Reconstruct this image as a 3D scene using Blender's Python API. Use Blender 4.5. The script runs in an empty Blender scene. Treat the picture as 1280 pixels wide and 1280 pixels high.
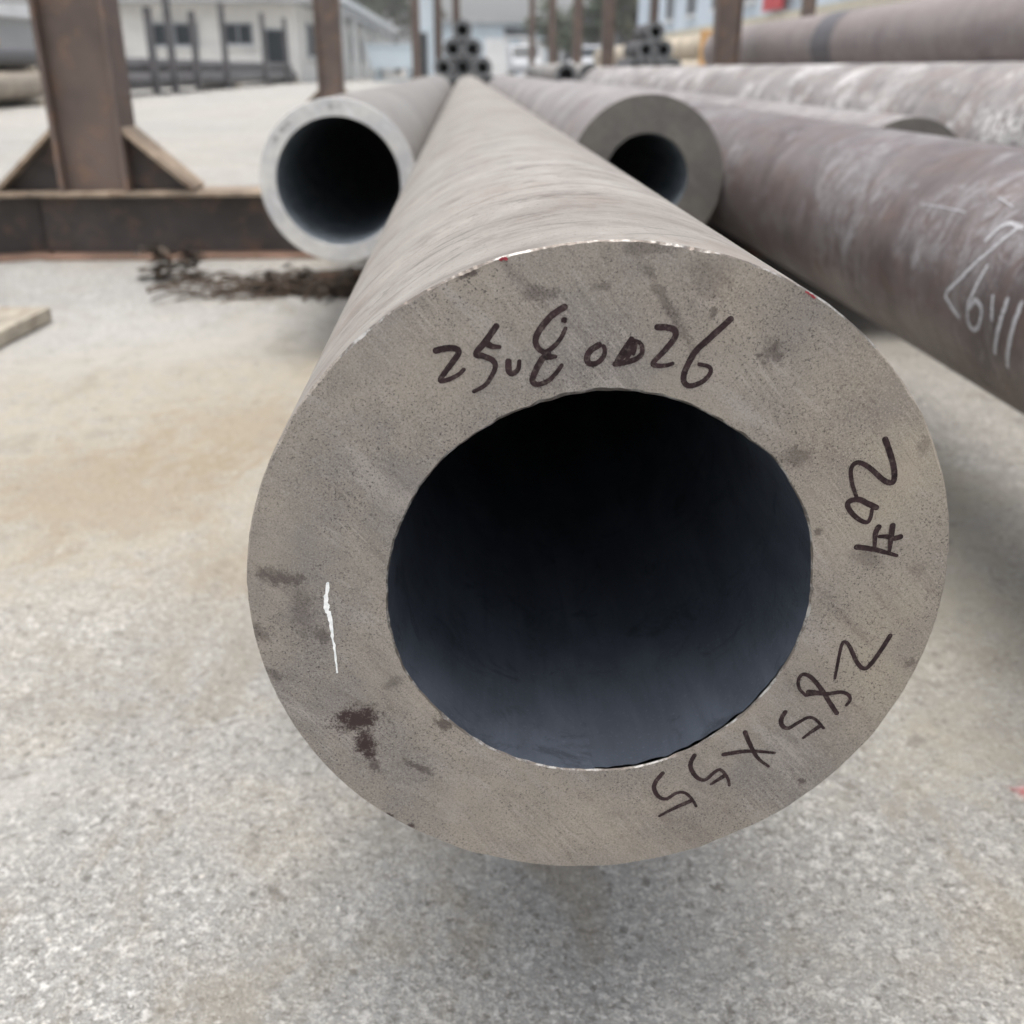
import bpy, bmesh, math, random
from math import sin, cos, pi, radians, hypot, atan2
from mathutils import Vector, Matrix, noise

S = bpy.context.scene
COL = S.collection

# ------------------------------------------------------------------ camera
F, CX, CY, CZ, YAW, PITCH, ROLL = 1273.27, -0.053, -0.3651, 0.1975, 0.04462, 0.41046, 0.0008
cam = bpy.data.cameras.new('camera'); camo = bpy.data.objects.new('camera', cam); COL.objects.link(camo)
fw = Vector((sin(YAW)*cos(PITCH), cos(YAW)*cos(PITCH), -sin(PITCH)))
rt = Vector((cos(YAW), -sin(YAW), 0)); up = rt.cross(fw)
r2 = cos(ROLL)*rt + sin(ROLL)*up; u2 = -sin(ROLL)*rt + cos(ROLL)*up
camo.matrix_world = Matrix(((r2.x, u2.x, -fw.x, CX), (r2.y, u2.y, -fw.y, CY), (r2.z, u2.z, -fw.z, CZ), (0, 0, 0, 1)))
cam.sensor_width = 36; cam.lens = 36*F/1280; cam.clip_start = 0.01; cam.clip_end = 3000
cam.dof.use_dof = True; cam.dof.focus_distance = 0.415; cam.dof.aperture_fstop = 10.5
S.camera = camo

# ------------------------------------------------------------------ world, sun, exposure
EL, AZ = radians(79), radians(-165)            # azimuth from +Y towards +X
W = bpy.data.worlds.new('World'); S.world = W; W.use_nodes = True
wn, wl = W.node_tree.nodes, W.node_tree.links; wn.clear()
sky = wn.new('ShaderNodeTexSky'); sky.sky_type = 'NISHITA'; sky.sun_disc = False
sky.sun_elevation = EL; sky.sun_rotation = AZ; sky.dust_density = 6.0; sky.air_density = 1.2; sky.ozone_density = 1.0
hs = wn.new('ShaderNodeHueSaturation'); hs.inputs['Saturation'].default_value = 0.32
bgd = wn.new('ShaderNodeBackground'); bgd.inputs['Strength'].default_value = 0.14
wo = wn.new('ShaderNodeOutputWorld')
wl.new(sky.outputs[0], hs.inputs['Color']); wl.new(hs.outputs[0], bgd.inputs[0]); wl.new(bgd.outputs[0], wo.inputs[0])
sun = bpy.data.lights.new('sun', 'SUN'); sun.energy = 1.1; sun.angle = radians(46); sun.color = (1, .95, .87)
suno = bpy.data.objects.new('sun', sun); COL.objects.link(suno)
sd = Vector((sin(AZ)*cos(EL), cos(AZ)*cos(EL), sin(EL)))
suno.rotation_euler = sd.to_track_quat('Z', 'Y').to_euler(); suno.location = (0, 0, 30)
S.view_settings.view_transform = 'Standard'; S.view_settings.look = 'None'
S.view_settings.exposure = 0.69; S.view_settings.gamma = 1; S.view_settings.use_curve_mapping = False
S.cycles.use_denoising = True; S.cycles.max_bounces = 8

# ------------------------------------------------------------------ traced data (millimetres on the cut face)
STROKES = {'a2': [[(-64.5, 103.5), (-60.8, 104.3), (-57.2, 104.1), (-56.4, 102.3), (-59.4, 98.0), (-63.2, 92.6), (-61.1, 92.3), (-56.8, 94.2), (-54.5, 96.3)]], 'a5': [[(-42.5, 112.2), (-46.2, 107.0), (-49.9, 102.2), (-47.3, 101.3), (-44.1, 99.8), (-42.9, 97.6), (-43.9, 94.4), (-46.8, 90.2), (-50.9, 87.9)], [(-46.4, 106.3), (-44.1, 104.9), (-41.4, 104.6)]], 'a.': [[(-38.1, 99.1), (-38.0, 95.8), (-36.7, 94.5), (-34.6, 96.1), (-34.1, 99.2)]], 'a8': [[(-17.9, 119.0), (-22.2, 116.2), (-26.3, 111.5), (-28.2, 107.3), (-27.3, 104.1), (-24.6, 102.5), (-21.5, 104.6), (-18.9, 107.8), (-17.4, 111.2)], [(-23.6, 101.9), (-26.2, 99.2), (-28.8, 93.8), (-29.1, 91.3), (-27.1, 90.3), (-23.4, 91.6), (-20.3, 94.8), (-18.5, 97.5)], [(-24.3, 100.7), (-20.9, 100.8)], [(-17.9, 114.2), (-17.7, 113.9)]], 'a0': [[(-5.0, 104.9), (-8.1, 102.8), (-9.2, 100.1), (-8.4, 98.1), (-5.8, 98.0), (-3.4, 100.1), (-2.7, 102.7), (-3.3, 104.5)]], 'aD': [[(6.9, 106.9), (3.4, 101.6), (1.0, 97.5)], [(1.3, 97.7), (5.2, 98.3), (9.1, 99.6), (11.1, 102.0), (10.3, 105.3), (7.2, 106.7)], [(6.5, 105.0), (4.0, 100.5), (2.7, 98.6)], [(6.8, 103.1), (5.5, 99.4)], [(8.1, 104.8), (7.9, 101.5)]], 'a2b': [[(16.2, 111.3), (19.9, 111.1), (22.6, 110.0), (22.8, 107.3), (19.3, 102.5), (15.4, 98.0), (16.7, 96.9), (20.2, 96.9), (22.6, 97.6)]], 'a6': [[(42.9, 114.0), (37.0, 108.2), (31.1, 102.4), (28.3, 96.9), (27.1, 92.6), (27.9, 89.8), (30.5, 89.0), (34.7, 90.8), (37.1, 94.1), (36.2, 96.3), (32.6, 97.2)]], 'b2': [[(107.4, 66.5), (109.7, 61.8), (112.3, 55.7), (113.5, 50.9), (113.1, 48.5), (111.1, 48.5), (107.9, 50.6), (103.4, 54.5), (99.2, 56.9), (96.7, 56.6), (95.7, 53.9), (96.7, 49.1), (98.7, 44.2), (99.8, 42.0)]], 'b0': [[(108.2, 37.7), (104.3, 39.6), (100.8, 41.3), (97.2, 40.8), (96.5, 38.7), (99.0, 35.1), (102.7, 32.2), (105.5, 31.4), (106.5, 33.5), (106.6, 36.9)]], 'b#': [[(102.7, 20.4), (109.2, 19.4), (114.8, 17.8), (119.8, 16.2)], [(120.0, 24.6), (117.2, 24.0), (114.4, 24.9), (111.3, 25.0)], [(110.4, 29.2), (109.5, 26.3), (110.1, 20.1)], [(116.0, 29.8), (116.2, 24.0), (116.4, 18.5)]], 'c2': [[(123.0, -21.6), (120.0, -28.9), (116.2, -36.3), (113.7, -37.5), (110.5, -34.3), (106.8, -27.3), (104.3, -24.2), (102.8, -25.4), (102.3, -33.4), (102.0, -42.2)]], 'c8': [[(105.3, -60.3), (101.2, -54.3), (96.5, -47.1), (91.4, -41.2), (87.9, -39.8), (86.3, -42.3), (87.1, -46.8), (90.3, -50.5)], [(90.5, -50.2), (94.6, -49.6), (100.1, -50.0), (105.5, -49.3), (109.0, -50.7), (110.2, -53.3), (108.9, -56.2)], [(91.2, -48.6), (96.7, -49.0)]], 'c5': [[(82.3, -58.9), (81.0, -62.8), (81.9, -66.1), (84.6, -67.5), (88.2, -65.0), (92.8, -62.1), (96.3, -63.3), (100.4, -68.0)], [(98.7, -66.7), (95.4, -69.5), (91.9, -72.8)]], 'cx': [[(65.6, -68.9), (68.8, -76.3), (72.8, -83.2), (78.0, -87.8)], [(57.1, -80.6), (65.7, -79.2), (72.5, -79.4), (79.9, -80.5)]], 'd5': [[(44.1, -80.6), (42.7, -84.9), (43.6, -89.0), (46.7, -93.3), (50.1, -94.1), (53.3, -90.7), (55.9, -88.8), (58.4, -90.9), (60.4, -94.5), (61.2, -97.7)], [(58.8, -92.0), (55.8, -94.3), (52.8, -96.7)]], 'e5': [[(30.5, -89.9), (27.6, -94.6), (27.3, -98.8), (29.8, -103.1), (33.3, -104.2), (37.1, -101.3), (41.1, -101.1), (44.7, -104.7), (47.0, -109.0)], [(44.8, -105.5), (37.6, -109.3), (30.5, -113.8)]], 'chalk': [[(-110.3, 9.1), (-111.5, 2.0), (-111.6, -2.2), (-110.6, -6.5), (-110.2, -15.2), (-109.7, -23.9), (-109.5, -32.9)]]}
STAINS = [(-129.2, 11.9, 8.2, 3.0, 15.0, 0.6), (-102.8, -56.8, 8.8, 5.3, -10.0, 1.0), (-99.9, -70.5, 3.5, 7.0, -12.0, 1.0), (-96.3, -81.1, 2.4, 3.5, -20.0, 0.6), (-77.5, -82.8, 6.8, 1.4, 34.0, 0.6), (-138.4, -13.1, 4.2, 2.8, 30.0, 0.5), (-135.0, -33.4, 4.2, 1.6, 45.0, 0.5), (-66.0, -60.0, 2.8, 3.0, 0.0, 0.7), (-114.7, -15.0, 3.1, 3.5, 0.0, 0.5), (-121.4, -3.8, 3.5, 10.5, 0.0, 0.35), (-86.4, -39.4, 3.7, 2.1, -40.0, 0.4), (-81.6, -115.1, 1.5, 1.2, 0.0, 0.9), (-91.3, -108.8, 1.8, 0.9, 20.0, 0.9), (36.5, 116.7, 1.1, 1.9, 0.0, 0.6), (-52.5, 131.2, 3.8, 1.5, -15.0, 0.8), (-27.5, 124.0, 5.4, 2.1, 0.0, 0.45), (-3.9, 126.4, 3.4, 1.3, 0.0, 0.4), (10.9, 139.4, 8.4, 2.1, 0.0, 0.4), (20.5, 117.4, 1.7, 19.2, -32.0, 0.45), (34.3, 128.6, 6.0, 7.7, -20.0, 0.3), (94.1, -96.4, 1.9, 1.3, 20.0, 0.7), (85.8, 27.5, 1.4, 1.5, 0.0, 0.6), (107.9, 15.0, 5.4, 2.9, 30.0, 0.35), (72.6, 59.8, 6.1, 3.3, -10.0, 0.45), (129.6, 9.7, 3.4, 3.6, 0.0, 0.25), (123.3, 62.9, 4.1, 2.2, 80.0, 0.35), (134.6, -35.6, 2.7, 2.2, 0.0, 0.5), (60.1, 101.4, 4.0, 4.0, 20.0, 0.6)]
INNER = [(-160, 87.3), (-139, 86.0), (-117, 86.3), (-93, 86.9), (-75, 88.6), (-38, 86.7), (-20, 86.6), (6, 86.0), (26, 87.5), (41, 87.9), (60, 85.4), (74, 87.1), (93, 87.1), (108, 86.4), (137, 87.7), (161, 87.5), (179, 86.9)]
OUTER = [(-167, 141.9), (-153, 141.5), (-139, 143.3), (-125, 142.6), (-117, 142.8), (-93, 142.3), (-69, 142.2), (-50, 142.3), (-28, 143.9), (-10, 141.9), (-3, 141.8), (16, 142.5), (27, 142.4), (30, 142.9), (35, 142.4), (49, 142.5), (63, 143.3), (68, 143.4), (84, 141.8), (95, 142.4), (123, 142.4), (129, 141.7), (148, 142.6), (159, 143.9), (171, 142.9), (173, 142.9)]
CHALK4 = [[(144.9, 0.598), (145.2, 0.628), (154.1, 0.641)], [(146.1, 0.605), (154.8, 0.618), (164.8, 0.638)], [(166.2, 0.641), (173.8, 0.658), (181.8, 0.679), (185.8, 0.665), (189.2, 0.646)], [(164.0, 0.614), (173.3, 0.62), (182.8, 0.628), (189.7, 0.624), (191.7, 0.613), (187.9, 0.601), (181.2, 0.6), (178.8, 0.615), (182.9, 0.623)], [(174.4, 0.584), (183.2, 0.577)], [(173.5, 0.557), (181.6, 0.56), (196.8, 0.57)], [(172.7, 0.532), (183.3, 0.537), (200.2, 0.547)], [(136.3, 0.765), (138.1, 0.734), (138.4, 0.693), (141.3, 0.626)], [(147.3, 0.819), (146.0, 0.765), (145.3, 0.713)], [(134.7, 0.765), (143.7, 0.773), (153.8, 0.79)], [(134.6, 0.681), (137.5, 0.64)]]
HAZE = .0013         # density of the air
ZS = -.1425          # top of the skid beams
ZG = -.3434          # ground
rnd = random.Random(7)

# ------------------------------------------------------------------ material helpers
class NT:
    def __init__(s, name):
        s.m = bpy.data.materials.new(name); s.m.use_nodes = True
        s.n, s.l = s.m.node_tree.nodes, s.m.node_tree.links; s.n.clear()
        s.out = s.n.new('ShaderNodeOutputMaterial'); s.b = s.n.new('ShaderNodeBsdfPrincipled')
        s.l.new(s.b.outputs[0], s.out.inputs['Surface'])
        s.tc = s.n.new('ShaderNodeTexCoord')
    def put(s, sock, v):
        if hasattr(v, 'is_linked'): s.l.new(v, sock)
        elif isinstance(v, (tuple, list)) and len(v) == 3 and sock.type == 'RGBA': sock.default_value = (*v, 1)
        else: sock.default_value = v
    def mapping(s, src, scale=(1, 1, 1), rot=(0, 0, 0), loc=(0, 0, 0), kind='POINT'):
        k = s.n.new('ShaderNodeMapping'); k.vector_type = kind; s.l.new(src, k.inputs[0])
        k.inputs['Location'].default_value = loc; k.inputs['Rotation'].default_value = rot; k.inputs['Scale'].default_value = scale
        return k.outputs[0]
    def noise(s, vec, scale, detail=4, rough=.55, dist=0):
        k = s.n.new('ShaderNodeTexNoise'); s.l.new(vec, k.inputs['Vector'])
        k.inputs['Scale'].default_value = scale; k.inputs['Detail'].default_value = detail
        k.inputs['Roughness'].default_value = rough; k.inputs['Distortion'].default_value = dist
        return k.outputs['Fac']
    def voro(s, vec, scale, out='Color', feat='F1'):
        k = s.n.new('ShaderNodeTexVoronoi'); k.feature = feat; s.l.new(vec, k.inputs['Vector']); k.inputs['Scale'].default_value = scale
        return k.outputs[out]
    def ramp(s, v, a, b, lo=0., hi=1.):
        k = s.n.new('ShaderNodeMapRange'); k.interpolation_type = 'SMOOTHSTEP'; s.put(k.inputs[0], v)
        for i, x in zip((1, 2, 3, 4), (a, b, lo, hi)): k.inputs[i].default_value = x
        return k.outputs[0]
    def math(s, op, a, b=0., c=None):
        k = s.n.new('ShaderNodeMath'); k.operation = op; s.put(k.inputs[0], a); s.put(k.inputs[1], b)
        if c is not None: s.put(k.inputs[2], c)
        return k.outputs[0]
    def mix(s, f, a, b, mode='MIX'):
        k = s.n.new('ShaderNodeMix'); k.data_type = 'RGBA'; k.blend_type = mode
        s.put(k.inputs[0], f); s.put(k.inputs[6], a); s.put(k.inputs[7], b)
        return k.outputs[2]
    def length(s, v):
        k = s.n.new('ShaderNodeVectorMath'); k.operation = 'LENGTH'; s.l.new(v, k.inputs[0]); return k.outputs['Value']
    def bump(s, h, strength, dist=.001):
        k = s.n.new('ShaderNodeBump'); k.inputs['Strength'].default_value = strength; k.inputs['Distance'].default_value = dist
        s.put(k.inputs['Height'], h); return k.outputs[0]
    def set(s, **kw):
        names = {'color': 'Base Color', 'rough': 'Roughness', 'metal': 'Metallic', 'normal': 'Normal', 'spec': 'Specular IOR Level'}
        for k, v in kw.items(): s.put(s.b.inputs[names[k]], v)
        return s.m

def simple(name, col, rough=.6, var=.25, scale=8, metal=0, dirt=None, fine=0, bump=.15, bdist=.002):
    t = NT(name); o = t.tc.outputs['Object']
    n = t.noise(o, scale, 6, .6)
    c = t.mix(t.ramp(n, .3, .7), tuple(x*(1-var) for x in col), tuple(min(1, x*(1+var)) for x in col))
    if dirt: c = t.mix(t.ramp(t.noise(t.mapping(o, loc=(3, 7, 1)), scale*2.3, 8, .65), .5, .68, 0, .8), c, dirt)
    f = t.noise(o, fine or scale*12, 3)
    return t.set(color=c, rough=t.ramp(n, .2, .8, rough-.12, min(1, rough+.12)), metal=metal, normal=t.bump(f, bump, bdist))

def cut_face(name, base, dark, stains=(), seed=0., streak=1., pits=1.):
    """saw-cut and ground steel end: grinding lines, pitting, rust blotches"""
    t = NT(name); o = t.mapping(t.tc.outputs['Object'], loc=(seed, 0, seed*1.7))
    raw = t.tc.outputs['Object']
    big = t.noise(o, 14, 5, .6); mid = t.noise(o, 60, 5, .6)
    r = t.mapping(o, rot=(0, radians(-50), 0)); st = t.noise(t.mapping(r, scale=(45, 300, 1000)), 1, 5, .68, .25)
    r3 = t.mapping(o, rot=(0, radians(-28), 0)); st3 = t.noise(t.mapping(r3, scale=(40, 300, 700)), 1, 4, .6)
    r4 = t.mapping(o, rot=(0, radians(-62), 0)); st4 = t.noise(t.mapping(r4, scale=(18, 300, 240)), 1, 5, .65)
    fine = t.noise(o, 1500, 2, .7); grain = t.noise(o, 980, 4, .74)
    c = t.mix(t.ramp(big, .36, .62), tuple(x*.82 for x in base), (base[0]*1.16, base[1]*1.14, base[2]*1.05))
    smear = t.noise(t.mapping(t.mapping(o, rot=(0, radians(-44), 0)), scale=(16, 300, 75), loc=(3, 0, 2)), 1, 6, .68, .5)
    c = t.mix(t.ramp(smear, .53, .67, 0, .7), c, tuple(min(1, x*1.32) for x in base))
    c = t.mix(t.ramp(smear, .30, .44, .5, 0), c, (dark[0]*1.5, dark[1]*1.45, dark[2]*1.4))
    c = t.mix(t.ramp(mid, .4, .72, 0, .35), c, (base[0]*.8, base[1]*.8, base[2]*.74))
    gm = t.ramp(t.noise(t.mapping(o, loc=(.4, 0, .9)), 17, 3), .45, .62)
    c = t.mix(t.math('MULTIPLY', t.ramp(st, .47, .74, 0, .48*streak), gm), c, tuple(min(1, x*1.75) for x in base))
    c = t.mix(t.math('MULTIPLY', t.ramp(st, .25, .48, .42*streak, 0), gm), c, dark)
    c = t.mix(t.ramp(st3, .5, .8, 0, .2*streak), c, tuple(x*1.5 for x in base))
    c = t.mix(t.ramp(st4, .56, .74, 0, .28), c, (dark[0]*1.3, dark[1]*1.3, dark[2]*1.2))
    pit_zone = t.ramp(t.noise(t.mapping(o, loc=(2, 0, 5)), 22, 4, .6), .40, .58, .3, .95*pits)
    c = t.mix(t.math('MULTIPLY', t.ramp(grain, .55, .63), pit_zone), c, tuple(x*.75 for x in dark))
    c = t.mix(t.ramp(fine, .54, .68, 0, .5), c, tuple(min(1, x*1.5) for x in base))
    c = t.mix(t.ramp(fine, .32, .46, .5, 0), c, dark)
    d = t.noise(o, 210, 6, .7); d2 = t.noise(o, 900, 3, .7)
    jit = t.math('ADD', t.math('MULTIPLY', t.math('SUBTRACT', d, .5), 2.6), t.math('MULTIPLY', t.math('SUBTRACT', d2, .5), 1.6))
    tot = None
    for x, z, rx, rz, rot, k in stains:
        v = t.mapping(raw, scale=(rx*.00155, 10, rz*.00155), rot=(0, radians(rot), 0), loc=(x*.001, 0, z*.001), kind='TEXTURE')
        m = t.math('MULTIPLY', t.ramp(t.math('ADD', t.length(v), jit), .3, 1.12, 1, 0), k)
        tot = m if tot is None else t.math('MAXIMUM', tot, m)
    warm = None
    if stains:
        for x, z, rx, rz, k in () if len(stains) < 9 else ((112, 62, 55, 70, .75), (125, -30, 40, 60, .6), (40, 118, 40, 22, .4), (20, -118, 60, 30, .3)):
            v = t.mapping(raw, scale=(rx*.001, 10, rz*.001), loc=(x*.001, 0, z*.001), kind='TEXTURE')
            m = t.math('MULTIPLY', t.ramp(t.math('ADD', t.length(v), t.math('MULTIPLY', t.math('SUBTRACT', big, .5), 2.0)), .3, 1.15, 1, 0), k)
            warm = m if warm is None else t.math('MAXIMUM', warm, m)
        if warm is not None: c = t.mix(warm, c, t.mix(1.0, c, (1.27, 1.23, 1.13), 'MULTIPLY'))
        c = t.mix(t.math('MULTIPLY', tot, 1.0), c, (.040, .024, .023))
    h = t.math('ADD', t.math('MULTIPLY', st, .5), grain)
    return t.set(color=c, rough=t.ramp(mid, .3, .7, .42, .64), metal=.3, normal=t.bump(h, .35, .0005))

def scale_skin(name, base, dark, light, seed=0., wipe=.5, blotch=.5, rough=.55, pink=(.3, .25, .24), smear=.25, scuff=.3, patch=.5):
    """rolled steel skin; UV is (arc length, distance along the pipe) in metres"""
    t = NT(name); uv = t.mapping(t.tc.outputs['UV'], loc=(seed, seed*2.1, 0))
    sp = t.mapping(uv, rot=(0, 0, radians(9)))
    s1 = t.noise(t.mapping(sp, scale=(4.5, 20, 1)), 1, 7, .66, 1.2)
    s2 = t.noise(t.mapping(sp, scale=(16, 56, 1)), 1, 6, .68, .9)
    s3 = t.noise(t.mapping(sp, scale=(40, 420, 1)), 1, 4, .66, .5)
    ax = t.noise(t.mapping(uv, scale=(26, 1.4, 1)), 1, 5, .6)
    b = t.noise(uv, 4.5, 7, .62, .5); g = t.noise(uv, 420, 4, .7); g2 = t.noise(uv, 1300, 2, .7)
    c = t.mix(t.ramp(s1, .32, .68), tuple(x*.86 for x in base), tuple(min(1, x*1.14) for x in base))
    c = t.mix(t.ramp(ax, .42, .7, 0, .45), c, pink)
    c = t.mix(t.ramp(s2, .56, .74, 0, .32), c, dark)
    c = t.mix(t.ramp(b, .5, .66, 0, blotch), c, dark)
    c = t.mix(t.ramp(t.noise(t.mapping(sp, scale=(7, 26, 1), loc=(8, 3, 0)), 1, 6, .66, 1.6), .55, .70, 0, .6), c, tuple(x*1.15 for x in dark))
    c = t.mix(t.math('MULTIPLY', t.ramp(s1, .6, .72, 0, 1), t.ramp(t.noise(t.mapping(uv, loc=(4, 9, 0)), 3, 3), .45, .62, 0, wipe)), c, light)
    c = t.mix(t.ramp(s2, .28, .40, wipe*.5, 0), c, light)
    c = t.mix(t.ramp(s3, .6, .76, 0, .14), c, tuple(min(1, x*1.5) for x in base))
    c = t.mix(t.ramp(g, .56, .7, 0, .55), c, tuple(x*.5 for x in dark))
    c = t.mix(t.ramp(g2, .58, .75, 0, .4), c, tuple(min(1, x*1.5) for x in base))
    sc = t.noise(t.mapping(t.mapping(uv, rot=(0, 0, radians(14))), scale=(9, 24, 1), loc=(3, 8, 0)), 1, 8, .72, 2.2)
    c = t.mix(t.ramp(sc, .53, .66, 0, scuff), c, dark)
    mt = t.noise(t.mapping(uv, loc=(6, 1, 0)), 38, 6, .72)
    c = t.mix(t.ramp(mt, .51, .66, 0, .6), c, tuple(x*1.4 for x in dark))
    c = t.mix(t.ramp(mt, .30, .42, .35, 0), c, light)
    lg = t.noise(t.mapping(uv, loc=(1, 13, 0), scale=(1, .8, 1)), 12, 7, .7, 1.0)
    c = t.mix(t.ramp(lg, .51, .66, 0, .55*patch), c, (.19, .125, .095))
    c = t.mix(t.ramp(lg, .30, .44, .6*patch, 0), c, light)
    zone = t.ramp(t.noise(t.mapping(uv, scale=(5, 3.5, 1), loc=(2, 6, 0)), 1, 4, .6, .4), .46, .60)
    brk = t.ramp(t.noise(t.mapping(uv, rot=(0, 0, radians(-24)), scale=(30, 44, 1)), 1, 8, .78, 1.2), .42, .64)
    c = t.mix(t.math('MULTIPLY', t.math('MULTIPLY', zone, brk), smear), c, light)
    h = t.math('ADD', t.math('ADD', s2, t.math('MULTIPLY', s3, .5)), g)
    return t.set(color=c, rough=t.ramp(b, .3, .7, rough-.08, rough+.14), metal=.15, normal=t.bump(h, .28, .0012))

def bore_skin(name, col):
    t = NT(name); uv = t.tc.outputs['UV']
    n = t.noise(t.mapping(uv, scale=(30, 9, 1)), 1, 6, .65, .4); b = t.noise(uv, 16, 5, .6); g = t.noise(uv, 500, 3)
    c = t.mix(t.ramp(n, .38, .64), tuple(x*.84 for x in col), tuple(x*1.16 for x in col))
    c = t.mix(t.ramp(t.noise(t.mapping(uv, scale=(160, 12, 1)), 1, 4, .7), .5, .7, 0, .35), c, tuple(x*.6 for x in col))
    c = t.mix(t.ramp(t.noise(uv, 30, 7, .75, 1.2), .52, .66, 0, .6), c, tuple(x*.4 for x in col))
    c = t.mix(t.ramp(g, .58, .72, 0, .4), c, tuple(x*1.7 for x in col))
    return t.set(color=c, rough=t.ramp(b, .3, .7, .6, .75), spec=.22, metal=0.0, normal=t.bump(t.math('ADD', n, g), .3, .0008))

def concrete(name):
    t = NT(name); o = t.tc.outputs['Object']
    wob = t.n.new('ShaderNodeTexNoise'); t.l.new(o, wob.inputs['Vector']); wob.inputs['Scale'].default_value = 150; wob.inputs['Detail'].default_value = 3
    wv = t.n.new('ShaderNodeVectorMath'); wv.operation = 'MULTIPLY_ADD'; t.l.new(wob.outputs['Color'], wv.inputs[0]); wv.inputs[1].default_value = (.005, .005, 0); t.l.new(o, wv.inputs[2]); ow = wv.outputs[0]
    cell = t.voro(ow, 230); dist = t.voro(ow, 230, 'Distance'); cell2 = t.voro(t.mapping(ow, loc=(3, 1, 0)), 520)
    sep = t.n.new('ShaderNodeSeparateColor'); t.l.new(cell, sep.inputs[0])
    sep2 = t.n.new('ShaderNodeSeparateColor'); t.l.new(cell2, sep2.inputs[0])
    big = t.noise(o, .9, 6, .6, .3); mid = t.noise(t.mapping(o, loc=(5, 2, 0)), 3.2, 7, .62, .4); sm = t.noise(o, 40, 6, .7); fi = t.noise(o, 300, 4, .7)
    c = t.mix(t.ramp(big, .36, .64), (.415, .38, .33), (.455, .432, .392))
    c = t.mix(t.ramp(t.noise(t.mapping(o, scale=(1, .5, 1)), .22, 5, .6, .5), .34, .54, .3, .85), c, (.31, .315, .315))
    c = t.mix(t.ramp(mid, .52, .72, 0, .55), c, (.47, .425, .35))
    c = t.mix(t.ramp(t.noise(t.mapping(o, loc=(9, 4, 0)), 2.1, 8, .66), .57, .72, 0, .5), c, (.31, .255, .19))
    c = t.mix(t.ramp(sm, .55, .75, 0, .45), c, (.29, .28, .26))
    # exposed aggregate: pale and dark grains set in the paste, worn open in patches
    worn = t.ramp(t.noise(t.mapping(o, loc=(1, 8, 0)), 1.5, 4, .6), .3, .6, .35, 1)
    c = t.mix(t.math('MULTIPLY', t.ramp(sep.outputs[0], .7, 1.0, 0, .35), worn), c, (.74, .73, .70))
    c = t.mix(t.math('MULTIPLY', t.ramp(sep.outputs[1], .7, 1.0, 0, .35), worn), c, (.17, .16, .15))
    c = t.mix(t.ramp(sep2.outputs[0], .7, 1, 0, .6), c, (.62, .60, .56))
    c = t.mix(t.ramp(sep2.outputs[1], .68, 1, 0, .6), c, (.24, .23, .21))
    c = t.mix(t.ramp(fi, .55, .72, 0, .35), c, (.25, .24, .22))
    gl = t.noise(t.mapping(o, loc=(.3, .7, 0)), 135, 3, .66); gd = t.noise(t.mapping(o, loc=(1.7, .2, 0)), 120, 4, .66); gt = t.noise(t.mapping(o, loc=(5, 3, 0)), 430, 2, .6); mo = t.noise(t.mapping(o, loc=(2, 9, 0)), 17, 6, .68)
    c = t.mix(t.ramp(mo, .50, .70, 0, .5), c, (.27, .26, .24))
    c = t.mix(t.math('MULTIPLY', t.ramp(gl, .55, .64, 0, .7), worn), c, (.80, .79, .765))
    c = t.mix(t.ramp(gd, .56, .66, 0, .75), c, (.15, .142, .13))
    c = t.mix(t.math('MULTIPLY', t.ramp(gt, .60, .70, 0, .9), worn), c, (.80, .79, .77))
    c = t.mix(t.ramp(gt, .26, .36, .6, 0), c, (.16, .155, .145))
    cr = t.voro(t.mapping(wv.outputs[0], scale=(1, 1.5, 1), loc=(.35, .1, 0)), 1.35, 'Distance', 'DISTANCE_TO_EDGE')
    cr = t.math('ADD', cr, t.math('MULTIPLY', t.math('SUBTRACT', t.noise(o, 9, 6, .7), .5), .12))
    crack = t.math('MULTIPLY', t.ramp(t.math('ABSOLUTE', cr), .0006, .004, 1, 0), t.ramp(t.noise(t.mapping(o, loc=(4, 4, 0)), 1.3, 3), .46, .6, 0, .28))
    c = t.mix(crack, c, (.10, .095, .085))
    dm = t.ramp(t.noise(t.mapping(o, loc=(7, 3, 0)), 26, 5, .7), .3, .62, .35, 1)
    for x, y, rx, ry, col, k in ((-.62, 1.25, .62, .9, (.455, .41, .33), .8), (.42, .95, .3, .75, (.41, .38, .31), .85), (-.85, .4, .5, .3, (.43, .39, .325), .55), (-1.0, 1.9, .9, .35, (.50, .49, .47), .6), (-.2, 1.5, .2, .5, (.42, .36, .27), .6)):
        v = t.mapping(o, scale=(rx, ry, 10), loc=(x, y, 0), kind='TEXTURE')
        c = t.mix(t.math('MULTIPLY', t.ramp(t.math('ADD', t.length(v), t.math('MULTIPLY', t.math('SUBTRACT', mid, .5), 1.6)), .45, 1.1, k, 0), dm), c, col)
    bl = t.noise(t.mapping(o, loc=(12, 5, 0), scale=(1, .6, 1)), 7, 7, .7, .8)
    c = t.mix(t.ramp(bl, .50, .68, 0, .5), c, (.29, .26, .21))
    c = t.mix(t.ramp(bl, .28, .42, .4, 0), c, (.56, .55, .52))
    ch = t.noise(t.mapping(o, loc=(2, 2, 0)), 34, 5, .7)
    c = t.mix(t.ramp(ch, .60, .68, 0, .6), c, (.2, .185, .165))
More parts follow.
